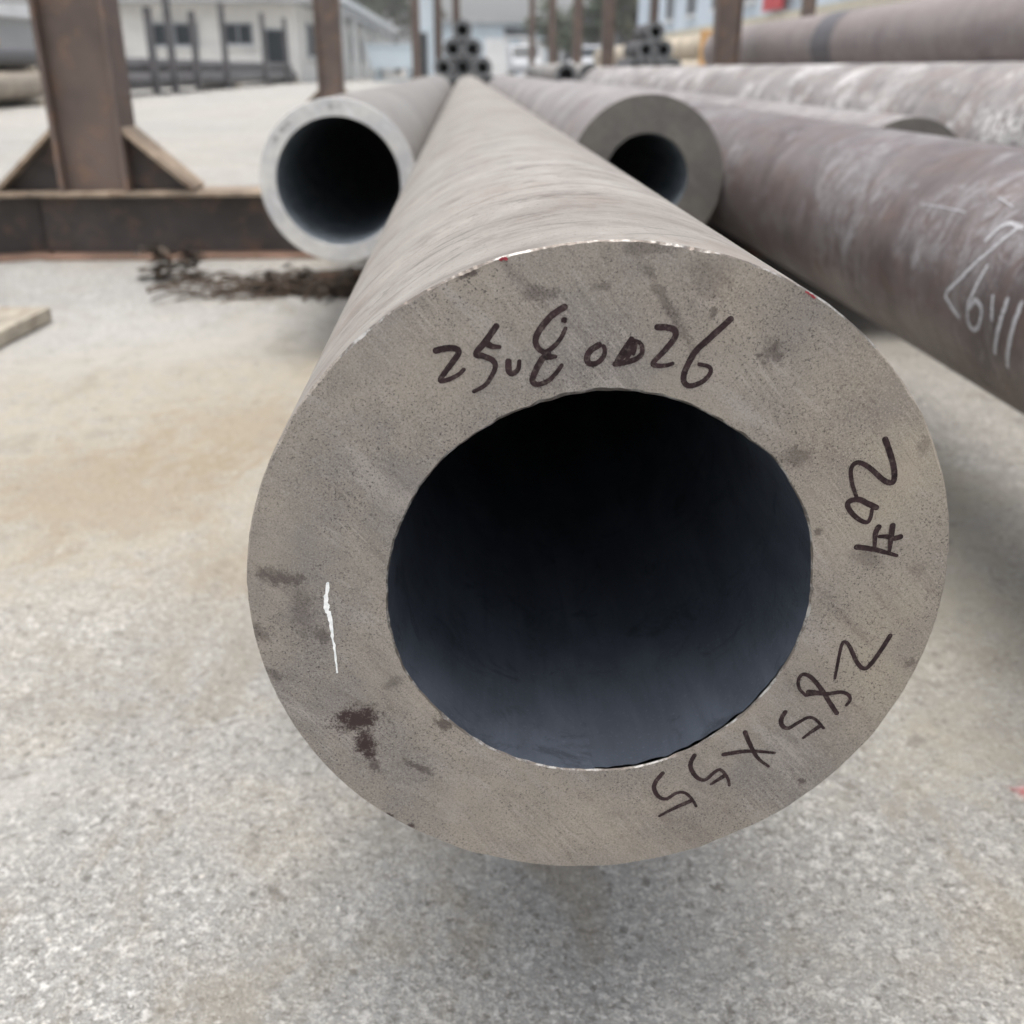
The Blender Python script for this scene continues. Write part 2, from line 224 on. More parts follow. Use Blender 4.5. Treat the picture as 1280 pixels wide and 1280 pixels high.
    # a pink paint spot and a rust-brown patch left on the slab
    for x, y, r, col, k in ((.40, .285, .018, (.55, .12, .14), .7), (-.60, 1.0, .26, (.32, .255, .175), .55), (-.42, 1.25, .22, (.33, .265, .18), .5), (-.33, .72, .12, (.34, .275, .19), .45)):
        v = t.mapping(o, scale=(r, r, 10), loc=(x, y, 0), kind='TEXTURE')
        c = t.mix(t.ramp(t.math('ADD', t.math('ADD', t.length(v), t.math('MULTIPLY', t.math('SUBTRACT', sm, .5), 1.6)), t.math('MULTIPLY', t.math('SUBTRACT', bl, .5), 3.4)), .2, 1.15, k, 0), c, col)
    h = t.math('ADD', t.math('SUBTRACT', t.math('MULTIPLY', gl, 1.2), t.math('MULTIPLY', gd, 1.6)), t.math('ADD', t.math('MULTIPLY', sm, 1.2), t.math('MULTIPLY', fi, .6)))
    return t.set(color=c, rough=t.ramp(sep.outputs[2], 0, 1, .62, .95), spec=.15, normal=t.bump(h, .9, .004))

# ------------------------------------------------------------------ object helpers
def tag(o, label=None, cat=None, group=None, kind=None):
    for k, v in (('label', label), ('category', cat), ('group', group), ('kind', kind)):
        if v: o[k] = v
    return o
def thing(name, loc, label, cat, group=None, rotz=0):
    o = bpy.data.objects.new(name, None); COL.objects.link(o); o.location = loc; o.rotation_euler = (0, 0, rotz); o.empty_display_size = .1
    return tag(o, label, cat, group)
def link(name, me, m, parent=None, loc=(0, 0, 0), smooth=False):
    for x in (m if isinstance(m, (list, tuple)) else [m]): me.materials.append(x)
    if smooth: me.polygons.foreach_set('use_smooth', [True]*len(me.polygons))
    o = bpy.data.objects.new(name, me); COL.objects.link(o); o.location = loc
    if parent: o.parent = parent
    return o
def mesh(name, vs, fs): 
    me = bpy.data.meshes.new(name); me.from_pydata(vs, [], fs); me.update(); return me
def copy_tree(o, parent=None):
    c = o.copy(); COL.objects.link(c); c.parent = parent
    for ch in o.children: copy_tree(ch, c)
    return c
class G:
    """collects solids into one mesh"""
    def __init__(s): s.v, s.f = [], []
    def box(s, a, b, M=None):
        i = len(s.v); P = [Vector((x, y, z)) for z in (a[2], b[2]) for y in (a[1], b[1]) for x in (a[0], b[0])]
        s.v += [tuple(M @ p) if M else tuple(p) for p in P]
        s.f += [tuple(i+k for k in q) for q in ((0, 2, 3, 1), (4, 5, 7, 6), (0, 1, 5, 4), (2, 6, 7, 3), (0, 4, 6, 2), (1, 3, 7, 5))]
        return s
    def prism(s, poly, axis, a, b):
        """poly of 2-D points extruded along axis (0,1,2) from a to b"""
        n, i = len(poly), len(s.v)
        for t in (a, b):
            for p, q in poly: s.v.append({0: (t, p, q), 1: (p, t, q), 2: (p, q, t)}[axis])
        s.f += [tuple(range(i, i+n)), tuple(range(i+2*n-1, i+n-1, -1))]
        s.f += [(i+k, i+n+k, i+n+(k+1) % n, i+(k+1) % n) for k in range(n)]
        return s
    def tube(s, pts, rad, n=7):
        pts = [Vector(p) for p in pts]; i0 = len(s.v)
        for k, p in enumerate(pts):
            d = (pts[min(k+1, len(pts)-1)]-pts[max(k-1, 0)]).normalized(); a = d.orthogonal().normalized(); b = d.cross(a)
            r = rad[k] if isinstance(rad, (list, tuple)) else rad
            s.v += [tuple(p + r*(cos(2*pi*j/n)*a + sin(2*pi*j/n)*b)) for j in range(n)]
        for k in range(len(pts)-1):
            s.f += [(i0+k*n+j, i0+k*n+(j+1) % n, i0+(k+1)*n+(j+1) % n, i0+(k+1)*n+j) for j in range(n)]
        s.f += [tuple(range(i0+n-1, i0-1, -1)), tuple(range(i0+(len(pts)-1)*n, i0+len(pts)*n))]
        return s
    def ob(s, name, m, parent=None, loc=(0, 0, 0), smooth=False, bevel=0):
        me = mesh(name, s.v, s.f)
        bm = bmesh.new(); bm.from_mesh(me)
        bmesh.ops.recalc_face_normals(bm, faces=bm.faces)
        if bevel: bmesh.ops.bevel(bm, geom=list(bm.edges), offset=bevel, segments=1, affect='EDGES', profile=.5)
        bm.to_mesh(me); bm.free()
        return link(name, me, m, parent, loc, smooth)

# ------------------------------------------------------------------ pipes
def interp_tab(tab, scale=.001):
    tab = sorted(tab); tab = [(a-360, r) for a, r in tab[-2:]] + tab + [(a+360, r) for a, r in tab[:2]]
    def f(th):
        d = (math.degrees(th)+180) % 360-180
        for (a, r), (b, q) in zip(tab, tab[1:]):
            if a <= d <= b:
                t = (d-a)/max(b-a, 1e-6); t = t*t*(3-2*t); return (r+(q-r)*t)*scale
        return tab[0][1]*scale
    return f
def tube_mesh(name, rf, ys, segs, inward=False, ends=None):
    vs, fs = [], []
    for y in ys:
        for k in range(segs+1):
            th = -pi/2+2*pi*k/segs; r = rf(th, y); yy = y if ends is None else y+ends(th, y)
            vs.append((r*cos(th), yy, r*sin(th)))
    n = segs+1
    for j in range(len(ys)-1):
        for k in range(segs):
            q = (j*n+k, j*n+k+1, (j+1)*n+k+1, (j+1)*n+k); fs.append(q if inward else q[::-1])
    me = mesh(name, vs, fs); uvl = me.uv_layers.new(name='UVMap'); R = rf(0, ys[0])
    for lp in me.loops:
        i = lp.vertex_index; uvl.data[lp.index].uv = ((i % n)/segs*2*pi*R, ys[i//n])
    return me
def make_pipe(loc, R, ri, L, mats, label, cat='pipe', group=None, name='steel_pipe', segs=96, hero=False, y_open=True):
    """hollow pipe along +Y, its near cut at loc.y, lying on loc.z"""
    root = thing(name, loc, label, cat, group)
    skin, face, bore = mats
    sd = rnd.random()*50
    if hero:
        fo, fi_ = interp_tab([(a, 142.5+(r-142.5)*.15) for a, r in OUTER]), interp_tab([(a, 86.9+(r-86.9)*.65) for a, r in INNER])
        amp = .00025
        tilt = lambda x, z: .0038*x-.0084*z
    else:
        fo, fi_ = (lambda th: R), (lambda th: ri); amp = .0003; tilt = lambda x, z: 0
    def jag(th, k, f=9): return noise.noise((cos(th)*f+sd, sin(th)*f+k, k*3.1))
    def ro(th): return fo(th)+amp*(jag(th, 1, 6)+.8*jag(th, 2, 30))
    def rin(th): return fi_(th)+amp*1.6*(jag(th, 3, 5)+.9*jag(th, 4, 22))
    def co(th):                                            # width of the broken outer edge
        return (.0004+.0007*max(0, jag(th, 5, 12)) + (.0011*max(0, jag(th, 9, 7)) + .0009*max(0, sin(th))*abs(jag(th, 8, 40)) if hero else 0))*(1 if hero else 2)
    def ci(th):
        base = .0006+.0008*max(0, jag(th, 6, 14))
        if hero:
            d = math.degrees(th); w = math.exp(-((d+62)/34)**2)+.6*math.exp(-((d-98)/16)**2); base += .0022*w*(.8+.8*jag(th, 7, 16))
        return max(.0004, base)
    zo = (0, 0, R)
    # outer skin
    ys = [0, .01, .03, .08, .2, .5, 1, 2, 3.5, 5.5, L] if L > 6 else [0, .05, .3, L*.5, L]
    def rf(th, y): return (ro(th) if y < .005 else fo(th) if y < .05 else R)
    def en(th, y):
        if y > .005: return 0
        r = ro(th); return tilt(r*cos(th), r*sin(th))+co(th)
    link('outer_wall', tube_mesh('outer_wall', rf, ys, segs, False, en), skin, root, zo, True)
    # bore, closed far away by nothing: it runs right through
    yb = [0, .01, .03, .08, .2, .5, 1, 2, 4, L-.004] if L > 6 else [0, .1, .5, L-.004]
    def rb(th, y): return (rin(th) if y < .005 else fi_(th) if y < .05 else ri)
    def eb(th, y):
        if y > .005: return 0
        r = rin(th); return tilt(r*cos(th), r*sin(th))+ci(th)
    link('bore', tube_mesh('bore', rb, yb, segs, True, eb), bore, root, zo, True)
    # cut face with its broken edges; far face is a plain ring
    vs, fs = [], []; n = segs
    rings = []
    for k in range(n):
        th = 2*pi*k/n; a, b = ro(th), rin(th); c1, c2 = co(th), ci(th)
        col = [(a, c1), (a-c1, 0), (a-(a-b)*.33, 0), (a-(a-b)*.66, 0), (b+c2, 0), (b, c2)]
        for r, dy in col: vs.append((r*cos(th), tilt(r*cos(th), r*sin(th))+dy, r*sin(th)))
    for k in range(n):
        for j in range(5):
            p, q = k*6+j, ((k+1) % n)*6+j; fs.append((p, p+1, q+1, q))
    me = mesh('cut_face', vs, fs)
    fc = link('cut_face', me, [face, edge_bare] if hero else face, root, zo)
    if hero: me.polygons.foreach_set('material_index', [1 if i % 5 == 4 or (i % 5 == 0 and sin(2*pi*(i//5)/n) > .72) else 0 for i in range(len(fs))])
    vs = [(r*cos(2*pi*k/48), L-.001, r*sin(2*pi*k/48)) for k in range(48) for r in (R, ri)]
    link('cut_face', mesh('cut_face', vs, [(2*k, (2*k+2) % 96, (2*k+3) % 96, 2*k+1) for k in range(48)]), face, root, zo)
    return root

def smooth_line(pts, per=6):
    P = [Vector(p) for p in pts]
    if len(P) < 3: return [P[0].lerp(P[1], k/per) for k in range(per+1)]
    out = []
    for i in range(len(P)-1):
        a, b = P[max(i-1, 0)], P[min(i+2, len(P)-1)]; p, q = P[i], P[i+1]
        for k in range(per):
            t = k/per; out.append(.5*((2*p)+(q-a)*t+(2*a-5*p+4*q-b)*t*t+(3*p-a-3*q+b)*t**3))
    return out+[P[-1]]
def ribbon(g, pts, width, place, lift0, taper=None, rough=.12):
    """flat felt-tip or chalk stroke; place(x, y, lift) puts it on its surface. The stroke climbs a hair as it goes, so that it can cross itself"""
    P = smooth_line(pts); n = len(P); i0 = len(g.v); sd = rnd.random()*99
    for k, p in enumerate(P):
        d = (P[min(k+1, n-1)]-P[max(k-1, 0)]); d = d.normalized() if d.length else Vector((1, 0)); nn = Vector((-d.y, d.x))
        w = width*.5*(taper(k/(n-1)) if taper else 1); l = lift0+.00006*k/n
        g.v += [place(*(p+nn*w*(1+rough*noise.noise((k*.9, sd, 0)))), l), place(*(p-nn*w*(1+rough*noise.noise((k*.9, sd, 9)))), l)]
    for k in range(n-1): g.f.append((i0+2*k, i0+2*k+1, i0+2*k+3, i0+2*k+2))
    for k, sgn in ((0, -1), (n-1, 1)):                      # round ends
        d = (P[min(k+1, n-1)]-P[max(k-1, 0)]).normalized()*sgn; nn = Vector((-d.y, d.x)); w = width*.5*(taper(k/(n-1)) if taper else 1)
        j = len(g.v); l = lift0+.00006*k/n
        for a in range(8):
            t = -pi/2+pi*a/7; g.v.append(place(*(P[k]+d*w*cos(t)+nn*w*sin(t)), l))
        g.f.append(tuple(range(j, j+8)))

# materials of the pipes
skin_main = scale_skin('pale_rolled_steel', (.312, .29, .266), (.125, .110, .100), (.47, .455, .435), 1.3, .45, .34, .58, (.285, .252, .23), .25, .8, .35)
skin_left = scale_skin('grey_rolled_steel', (.26, .25, .24), (.13, .125, .12), (.4, .4, .4), 7.7, .3, .3, .55, (.26, .23, .22))
skin_thick = scale_skin('mottled_grey_steel', (.28, .26, .26), (.12, .11, .115), (.55, .53, .52), 3.1, .55, .55, .5, (.30, .25, .25), .6, .6, .9)
skin_dark = scale_skin('brown_violet_mill_scale', (.172, .145, .142), (.068, .053, .054), (.42, .41, .425), 5.2, .5, .5, .38, (.145, .092, .086), .6, .5, .8)
skin_chalk = scale_skin('chalky_scraped_steel', (.30, .28, .275), (.12, .112, .115), (.82, .81, .80), 9.4, 1.15, .75, .55, (.33, .28, .27), 1.0, .6, .8)
skin_big = scale_skin('warm_grey_mill_scale', (.27, .235, .23), (.16, .135, .14), (.5, .48, .45), 12.4, .35, .4, .55, (.30, .25, .24))
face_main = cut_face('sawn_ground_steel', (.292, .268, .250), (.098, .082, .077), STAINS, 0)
face_left = cut_face('light_machined_steel', (.56, .57, .60), (.36, .36, .37), ((-96, 92, 6, 3, -42, .55), (-109, 76, 5, 3, -55, .5), (-84, 102, 4, 3, -40, .5), (-6, 131, 5, 4, 0, .45), (8, 132, 3, 3, 0, .4)), 3, .5, .3)
face_thick = cut_face('dull_sawn_steel', (.150, .142, .136), (.08, .076, .073), (), 6, .4, .4)
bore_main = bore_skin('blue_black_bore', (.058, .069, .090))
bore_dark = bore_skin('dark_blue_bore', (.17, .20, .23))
t_ = NT('bare_steel_edge'); o_ = t_.tc.outputs['Object']
edge_bare = t_.set(color=t_.mix(t_.ramp(t_.noise(o_, 70, 7, .75), .47, .60), (.15, .13, .115), (.42, .41, .395)), rough=.42, metal=.5, normal=t_.bump(t_.noise(o_, 700, 3), .5, .0005))
ink = simple('felt_tip_ink', (.030, .017, .019), .6, .5, 260, dirt=(.10, .08, .075), bump=.1, bdist=.0002); ink.node_tree.nodes['Principled BSDF'].inputs['Specular IOR Level'].default_value = .2
chalk = simple('white_chalk', (.93, .97, .97), .9, .2, 500, fine=900, bump=.5, bdist=.0006)
chalk_grey = simple('greyish_chalk', (.46, .46, .48), .9, .25, 300, fine=900, bump=.5, bdist=.0006)

# ------------------------------------------------------------------ the setting: ground
gm = concrete('worn_concrete')
vs, fs = [], []
xs = [-430, -200, -60, -20, -8, -4]+[-3+.25*k for k in range(25)]+[4, 8, 20, 60, 200, 430]
yl = [-40, -20, -8, -3]+[-1.5+.25*k for k in range(23)]+[5, 7, 10, 20, 60, 200, 400, 600]
for y in yl:
    for x in xs:
        near = max(0, 1-hypot(x, y-1)/4)
        vs.append((x, y, ZG+.004*near*noise.noise((x*1.3, y*1.3, 2))))
nx = len(xs)
fs = [(j*nx+i, j*nx+i+1, (j+1)*nx+i+1, (j+1)*nx+i) for j in range(len(yl)-1) for i in range(nx-1)]
tag(link('ground', mesh('ground', vs, fs), gm, smooth=True), kind='structure')

# loose grit on the slab near the pipe end
g = G(); r = random.Random(11)
for k in range(5200):
    y = -.35+2.4*r.random()**1.5; x = -.05+(r.random()-.5)*(1.3+1.2*max(0, y))
    s = .0006+.0017*r.random()**5; z = ZG+.004*max(0, 1-hypot(x, y-1)/4)*noise.noise((x*1.3, y*1.3, 2))
    i = len(g.v); a = r.random()*6.3; e = .6+r.random()
    for dx, dy, dz in ((1, 0, .3), (0, 1, .2), (-1, 0, .35), (0, -1, .25)):
        g.v.append((x+s*e*(dx*cos(a)-dy*sin(a)), y+s*(dx*sin(a)+dy*cos(a)), z+s*dz))
    g.v += [(x+s*.2, y, z+s*(.8+.4*r.random())), (x, y, z-s*.3)]
    g.f += [(i, i+1, i+4), (i+1, i+2, i+4), (i+2, i+3, i+4), (i+3, i, i+4)]
tag(g.ob('grit', simple('stone_grit', (.44, .42, .39), .85, .5, 160)), 'fine loose grit lying on the pale concrete slab', 'grit', kind='stuff')

# ------------------------------------------------------------------ the row of pipes
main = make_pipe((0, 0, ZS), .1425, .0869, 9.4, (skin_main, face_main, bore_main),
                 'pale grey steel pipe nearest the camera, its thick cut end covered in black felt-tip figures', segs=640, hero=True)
def on_face(x, z, l): return (x*.001, .0038*x*.001-.0084*z*.001-l, z*.001)
def writing(keys, label):
    g = G()
    for n_, k in enumerate(keys):
        w = 2.4 if k[0] in 'ab' else 2.1
        for j, st in enumerate(STROKES[k]):
            ribbon(g, st, w*(.9 if k == 'aD' else 1), on_face, .00012+.00007*j, lambda t: .88+.16*sin(3.1*t+1.1)-.1*t)
    o = g.ob('marker_writing', ink, main, (0, 0, .1425)); o['label'] = label
writing(['a2', 'a5', 'a.', 'a8', 'a0', 'aD', 'a2b', 'a6'], 'handwritten figures 25.80026 above the bore')
writing(['b2', 'b0', 'b#'], 'handwritten 20# running down the right side of the cut face')
writing(['c2', 'c8', 'c5', 'cx', 'd5', 'e5'], 'handwritten 285x55 along the lower right of the cut face')
g = G(); ribbon(g, STROKES['chalk'][0], 2.2, on_face, .0002, lambda t: max(.22, min(1, .5+2*t)*(1.08-.8*t)), .95)
o = g.ob('chalk_mark', chalk, main, (0, 0, .1425)); o['label'] = 'single white chalk dash left of the bore'

redp = simple('red_paint', (.3, .03, .045), .7, .5, 400)
for P, w in (([(-40.9, 136.0), (-39.6, 136.4), (-38.8, 136.2)], 1.1), ([(69.5, 123.7), (70.8, 123), (73, 121.5)], .7)):
    g = G(); ribbon(g, P, w, on_face, .0003, None, .9); g.ob('paint_fleck', redp, main, (0, 0, .1425))

make_pipe((-.287, 1.629, ZS), .146, .115, 7.6, (skin_left, face_left, bore_dark), 'grey pipe with the thinnest wall and light ring end, lying left of the marked pipe')
make_pipe((.2945, 1.668, ZS), .149, .080, 7.5, (skin_thick, face_thick, bore_dark), 'thick walled pipe with small dark bore, lying right of the marked pipe')
p4 = make_pipe((.576, -1.3, ZS), .129, .085, 10.4, (skin_dark, face_thick, bore_dark), 'brownish violet pipe with white chalk strokes on its side, running out of the right edge', segs=160)
def on_p4(a, y, l): return ((.129+l)*cos(a), y, (.129+l)*sin(a))
g = G()
for k, st in enumerate(CHALK4):
    thin = k >= 7
    P = [(radians(a)*.129, y+1.3) for a, y in st]
    if k in (7, 9): continue
    ribbon(g, P, .0014 if thin else .0066 if k > 4 else .0050, lambda u, y, l: on_p4(u/.129, y, l), .0004+.00005*k, None, .6)
o = g.ob('chalk_writing', chalk_grey, p4, (0, 0, .129)); o['label'] = 'white chalk figures on the pipe side'
make_pipe((.834, 1.74, ZS), .127, .07, 7.4, (skin_thick, face_thick, bore_dark), 'low grey pipe whose dark cut end just shows over the chalked pipe')
make_pipe((1.141, -1.0, ZS), .1775, .13, 10.2, (skin_chalk, face_thick, bore_dark), 'pipe with bright white scraped patches, behind the dark cut end at right', segs=128)
for x_, l_ in ((2.425, 'left'), (2.767, 'right')):
    make_pipe((x_, 1.0, ZS), .17, .12, 9.8, (skin_big, face_thick, bore_dark), '%s one of two pipes that carry the banded pipe' % l_, segs=64)
p7 = make_pipe((2.596, 1.0, .1465), .21, .16, 9.9, (skin_big, face_thick, bore_dark), 'upper pipe at top right with a dark band round it, beyond the right hand post', segs=128)
band = simple('dark_band_skin', (.12, .115, .125), .5, .3, 20)
link('dark_band', tube_mesh('dark_band', lambda th, y: .2125, [0, .2, .4], 96), band, p7, (0, 6.0, .21), True)  # plain dark ring just outside the pipe skin

# ------------------------------------------------------------------ racks
rust = simple('brown_primer_steel', (.122, .090, .077), .55, .22, 5, dirt=(.20, .125, .085), fine=150)
dust = simple('dusty_flange_steel', (.28, .22, .165), .8, .45, 9, dirt=(.14, .09, .06), fine=150)
foot_m = simple('rusty_foot_flange', (.27, .17, .125), .8, .35, 7, dirt=(.15, .09, .06), fine=150)
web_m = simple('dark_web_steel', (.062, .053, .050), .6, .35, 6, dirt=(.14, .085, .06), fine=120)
def skid_beam(parent, x0, x1, yc, h=.2, w=.16):
    """I-beam along X standing on the ground: dusty flanges, dark web"""
    y0, y1 = yc-w/2, yc+w/2; t = .014
    G().box((x0, y0, h-t), (x1, y1, h)).ob('top_flange', dust, parent, bevel=.002)
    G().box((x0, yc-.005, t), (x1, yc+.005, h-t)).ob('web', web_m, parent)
    G().box((x0, y0, 0), (x1, y1, t)).ob('bottom_flange', foot_m, parent, bevel=.002)
def column(parent, x, yc, z0, h, w=.205, d=.16):
    """H-column, web facing the camera, with a stiffened gusset either side"""
    g = G(); y0, y1 = yc-d/2+.003, yc+d/2-.003; t = .014
    g.box((x-w/2, y0, z0), (x-w/2+t, y1, z0+h)).box((x+w/2-t, y0, z0), (x+w/2, y1, z0+h)).box((x-w/2+t, yc-.035, z0), (x+w/2-t, yc-.025, z0+h))
    g.ob('column', rust, parent, bevel=.0015)
    for s in (-1, 1):
        a, b, e = x+s*(w/2+.001), x+s*(w/2+.185), .165
        G().prism([(a, z0+.001), (b, z0+.001), (a, z0+e)], 1, yc-.012, yc+.012).ob('gusset', web_m, parent)
        n = Vector((e, .185*s)).normalized()*.012*1.0; nx_, nz_ = abs(n.x)*s, abs(n.y)
        G().prism([(a, z0+e), (b, z0+.001), (b+nx_, z0+.001+nz_), (a, z0+e+.016)], 1, y0+.006, y1-.006).ob('gusset_cap', dust, parent)
HB = ZS-ZG
def rack(y, xl, xr, label, h=3.2, cols=(-1, 1), group=None, x0=None, x1=None):
    t = thing('pipe_rack', (0, y, ZG), label, 'pipe rack', group)
    skid_beam(t, xl-.72 if x0 is None else x0, xr+.5 if x1 is None else x1, 0, HB)
    for s in cols: column(t, xl if s < 0 else xr, 0, HB, h)
    return t
rack(2.94, -1.16, 2.14, 'brown steel rack nearest the camera, wide post with triangular gussets on a skid beam', x0=-1.35)
rack(8.87, -1.145, 2.14, 'second brown steel rack, posts behind the ring ended pipe and before the banded pipe', x0=-1.27)
# a second, skewed beam butts against the near rack's left end
t = thing('skid_beam', (-1.353, 2.975, ZG), 'short dust covered skid beam at the left edge, skewed beside the near post', 'beam', rotz=radians(24))
skid_beam(t, -.9, 0, 0, HB, .17)
for k, (x, y, w_) in enumerate(((-1.145, 26.2, .2), (2.3, 17.7, .2), (2.3, 22.5, .2), (2.3, 29, .2), (2.3, 37.5, .2), (-.47, 19.3, .13), (-.15, 19.3, .13), (2.9, 16.9, .1), (5.5, 17.6, .2))):
    lab = ['slim brown post left of the dark pipe pyramid, before the pale tall building', 'brown post at the left end of the light blue building', 'grey brown post in front of the dark grey shed',
           'grey post in front of the roadside trees, second from the van', 'farthest rack post, beside the white van', 'thin dark post behind the left flank of the pipe pyramid',
           'thin dark post rising behind the top of the pipe pyramid', 'thin dark post rising behind the small pipe pile at right', 'brown post beside the red sign board, above the banded pipe'][k]
    t = thing('rack_post', (0, y, ZG), lab, 'post', 'posts of the farther pipe racks'); column(t, x, 0, HB, 4.2, w_); skid_beam(t, x-.5, x+.5, 0, HB)

# ------------------------------------------------------------------ pipe piles farther down the yard
dark_out = simple('weathered_grey_pipe', (.085, .085, .092), .55, .3, 4, dirt=(.1, .075, .065))
pale_out = simple('tan_pipe_skin', (.36, .31, .25), .6, .25, 3, dirt=(.22, .16, .11))
cream_out = simple('cream_pipe_skin', (.50, .44, .35), .6, .2, 3, dirt=(.3, .22, .15))
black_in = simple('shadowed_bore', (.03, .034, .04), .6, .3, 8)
ring_m = simple('pipe_end_grey', (.13, .135, .14), .55, .2, 12)
def small_pipe_mesh(R, ri, L, n=28):
    vs = []
    for r, y in ((R, L), (R, 0), (ri, 0), (ri, L)):
        vs += [(r*cos(2*pi*k/n), y, r*sin(2*pi*k/n)) for k in range(n)]
    fs = [(j*n+k, j*n+(k+1) % n, ((j+1) % 4)*n+(k+1) % n, ((j+1) % 4)*n+k) for j in range(4) for k in range(n)]
    vs += [(ri*.999*cos(2*pi*k/n), L*.45, ri*.999*sin(2*pi*k/n)) for k in range(n)]; fs.append(tuple(range(4*n, 5*n)))  # added disc part-way along, keeps daylight from showing through the open bore
    me = mesh('pipe', vs, fs); mi = [j for j in range(4) for k in range(n)]+[2]
    me.polygons.foreach_set('material_index', [(0, 1, 2, 1)[j] for j in mi[:-1]]+[2]); me.polygons.foreach_set('use_smooth', [j in (0, 2) for j in mi])
    return me
def pile(x, y, R, ri, L, rows, what, group, out, z0=ZS):
    me = small_pipe_mesh(R, ri, L)
    for m in (out, ring_m, black_in): me.materials.append(m)
    od = ['first', 'second', 'third', 'fourth', 'fifth', 'sixth']
    rn = {len(rows): 'top', 1: 'bottom'}
    for j, n in enumerate(rows):
        for k in range(n):
            o = bpy.data.objects.new('stacked_pipe', me); COL.objects.link(o)
            o.location = (x+(k-(n-1)/2)*2*R*1.004, y+rnd.uniform(-.12, .12), z0+R+j*R*1.7321*1.004); o.rotation_euler = (0, 0, 0)
            row = 'top' if j == len(rows)-1 else ['bottom', 'second', 'third'][j]+' row'
            if len(rows) == 1: row = 'only row'
            pos = 'topmost pipe' if n == 1 else '%s pipe from the left in the %s' % (od[k], row)
            if len(rows) == 1: pos = od[k]+' pipe from the left'
            tag(o, '%s of %s' % (pos, what), 'pipe', group)
pile(-.05, 14.5, .13, .075, 4.4, (4, 3, 2, 1), 'the dark central pipe pyramid', 'pipes in the central dark pyramid', dark_out)
pile(2.62, 15, .13, .075, 1.3, (4, 3, 2, 1), 'the small dark right pile', 'pipes in the small right pile', dark_out)
pile(4.35, 17.2, .24, .2, 16, (3, 2), 'the cream pipe pile at right', 'cream pipes before the light blue building', cream_out)
pile(-7.35, 6.5, .185, .15, 12.4, (4,), 'the tan pile at left edge', 'tan pipes at the left edge', pale_out, ZG+.12)
pile(-7.35, 12.0, .13, .09, 6.4, (4,), 'the dark layer over the tan pile', 'dark pipes over the tan pile', dark_out, ZG+.12+.37+.082)
pile(-7.3, 19.5, .17, .12, 27, (3, 2), 'the low dark left pile', 'dark pipes before the white building', dark_out, ZG+.12)
pile(1.05, 10.2, .105, .065, 5, (5, 2), 'the bundle beyond the row', 'grey pipes beyond the row', skin_left)
for (x, y0_, ln, lab) in ((-.05, 15.3, 1.3, 'skid beam under the near end of the pyramid'), (-.05, 17.9, 1.3, 'skid beam under the far end of the pyramid'), (2.62, 15.25, 1.3, 'skid beam under the near end of the small right pile'),
                          (2.62, 16.05, 1.3, 'skid beam under the far end of the small right pile'), (4.35, 18.5, 1.7, 'skid beam under the near end of the cream pile'), (4.35, 31, 1.7, 'skid beam under the far end of the cream pile'),
                          (1.15, 10.5, 1.2, 'skid beam under the near end of the bundle beyond the row'), (1.15, 15.3, 1.2, 'skid beam under the far end of the bundle beyond the row')):
    t = thing('skid_beam', (x, y0_, ZG), lab, 'beam', 'skid beams under the farther piles'); skid_beam(t, -ln/2, ln/2, 0, HB)
wood = simple('weathered_timber', (.37, .335, .275), .8, .3, 14, dirt=(.2, .14, .09))
for k, (x, y, ln, lab) in enumerate(((-7.35, 8.4, 1.6, 'near timber bearer under the tan pile'), (-7.35, 17, 1.6, 'far timber bearer under the tan pile'), (-7.3, 21, 1.3, 'near timber bearer under the low dark pile'), (-7.3, 33, 1.3, 'middle timber bearer under the low dark pile'), (-7.3, 45, 1.3, 'far timber bearer under the low dark pile'))):
    tag(G().box((-ln/2, -.06, 0), (ln/2, .06, .12)).ob('timber_bearer', wood, loc=(x, y, ZG), bevel=.006), lab, 'timber', 'timber bearers under the left piles')
for y, lab in ((12.6, 'near batten between the dark pipes and the tan pile'), (17.4, 'far batten between the dark pipes and the tan pile')):
    tag(G().box((-.6, -.05, 0), (.6, .05, .08)).ob('batten', wood, loc=(-7.35, y, ZG+.491), bevel=.005), lab, 'timber', 'battens in the left pile')
orange_m = simple('orange_timber', (.62, .36, .15), .75, .2, 10)
tag(G().box((-.11, -.05, 0), (.11, .05, .92)).box((-.2, -.09, 0), (.2, -.05, .08)).box((-.2, .05, 0), (.2, .09, .08)).ob('timber_stop', orange_m, loc=(2.62, 11.6, ZG), bevel=.006), 'orange timber stop standing at the far end of the banded pipe', 'timber')
t = thing('pallet', (-7.3, 14.2, ZG+.12+.37+.082+.262), 'orange timber pallet lying on the tan pile at the left edge', 'pallet')
for k in range(5): G().box((-.4, k*.5, .08), (.4, k*.5+.36, .105)).ob('plank', orange_m, t)
for x in (-.38, -.05, .28): G().box((x, 0, 0), (x+.1, 2.36, .079)).ob('runner', orange_m, t)
# posts of the left hand rack
for k, (x, y, h) in enumerate(((-6.75, 24.1, 1.75), (-6.75, 25.7, 3.4), (-6.75, 28.0, 1.85), (-6.75, 31.5, 2.2), (-6.75, 37.8, 2.25), (-6.75, 42.5, 2.3), (-6.45, 13.0, 2.2))):
    lab = ['short dark post right beside the near brown column', 'tall dark post before the first window of the white building', 'dark post over the right part of the first window of the white building',
           'dark post between the two windows of the white building', 'dark post left of the doorway of the white building', 'dark post right of the doorway of the white building', 'dark post at the tan pile by the left edge'][k]
    t = thing('stack_post', (x, y, ZG), lab, 'post', 'dark posts along the left hand pile'); w = .075
    G().box((-w, -w, .02), (w, w, h)).ob('upright', dark_out, t, bevel=.004)
    G().box((-.22, -.22, 0), (.22, .22, .02)).ob('base_plate', dark_out, t)
    for s in (-1, 1): G().prism([(s*w, .02), (s*.2, .02), (s*w, .5)], 0, -.01, .01).ob('gusset', dark_out, t)

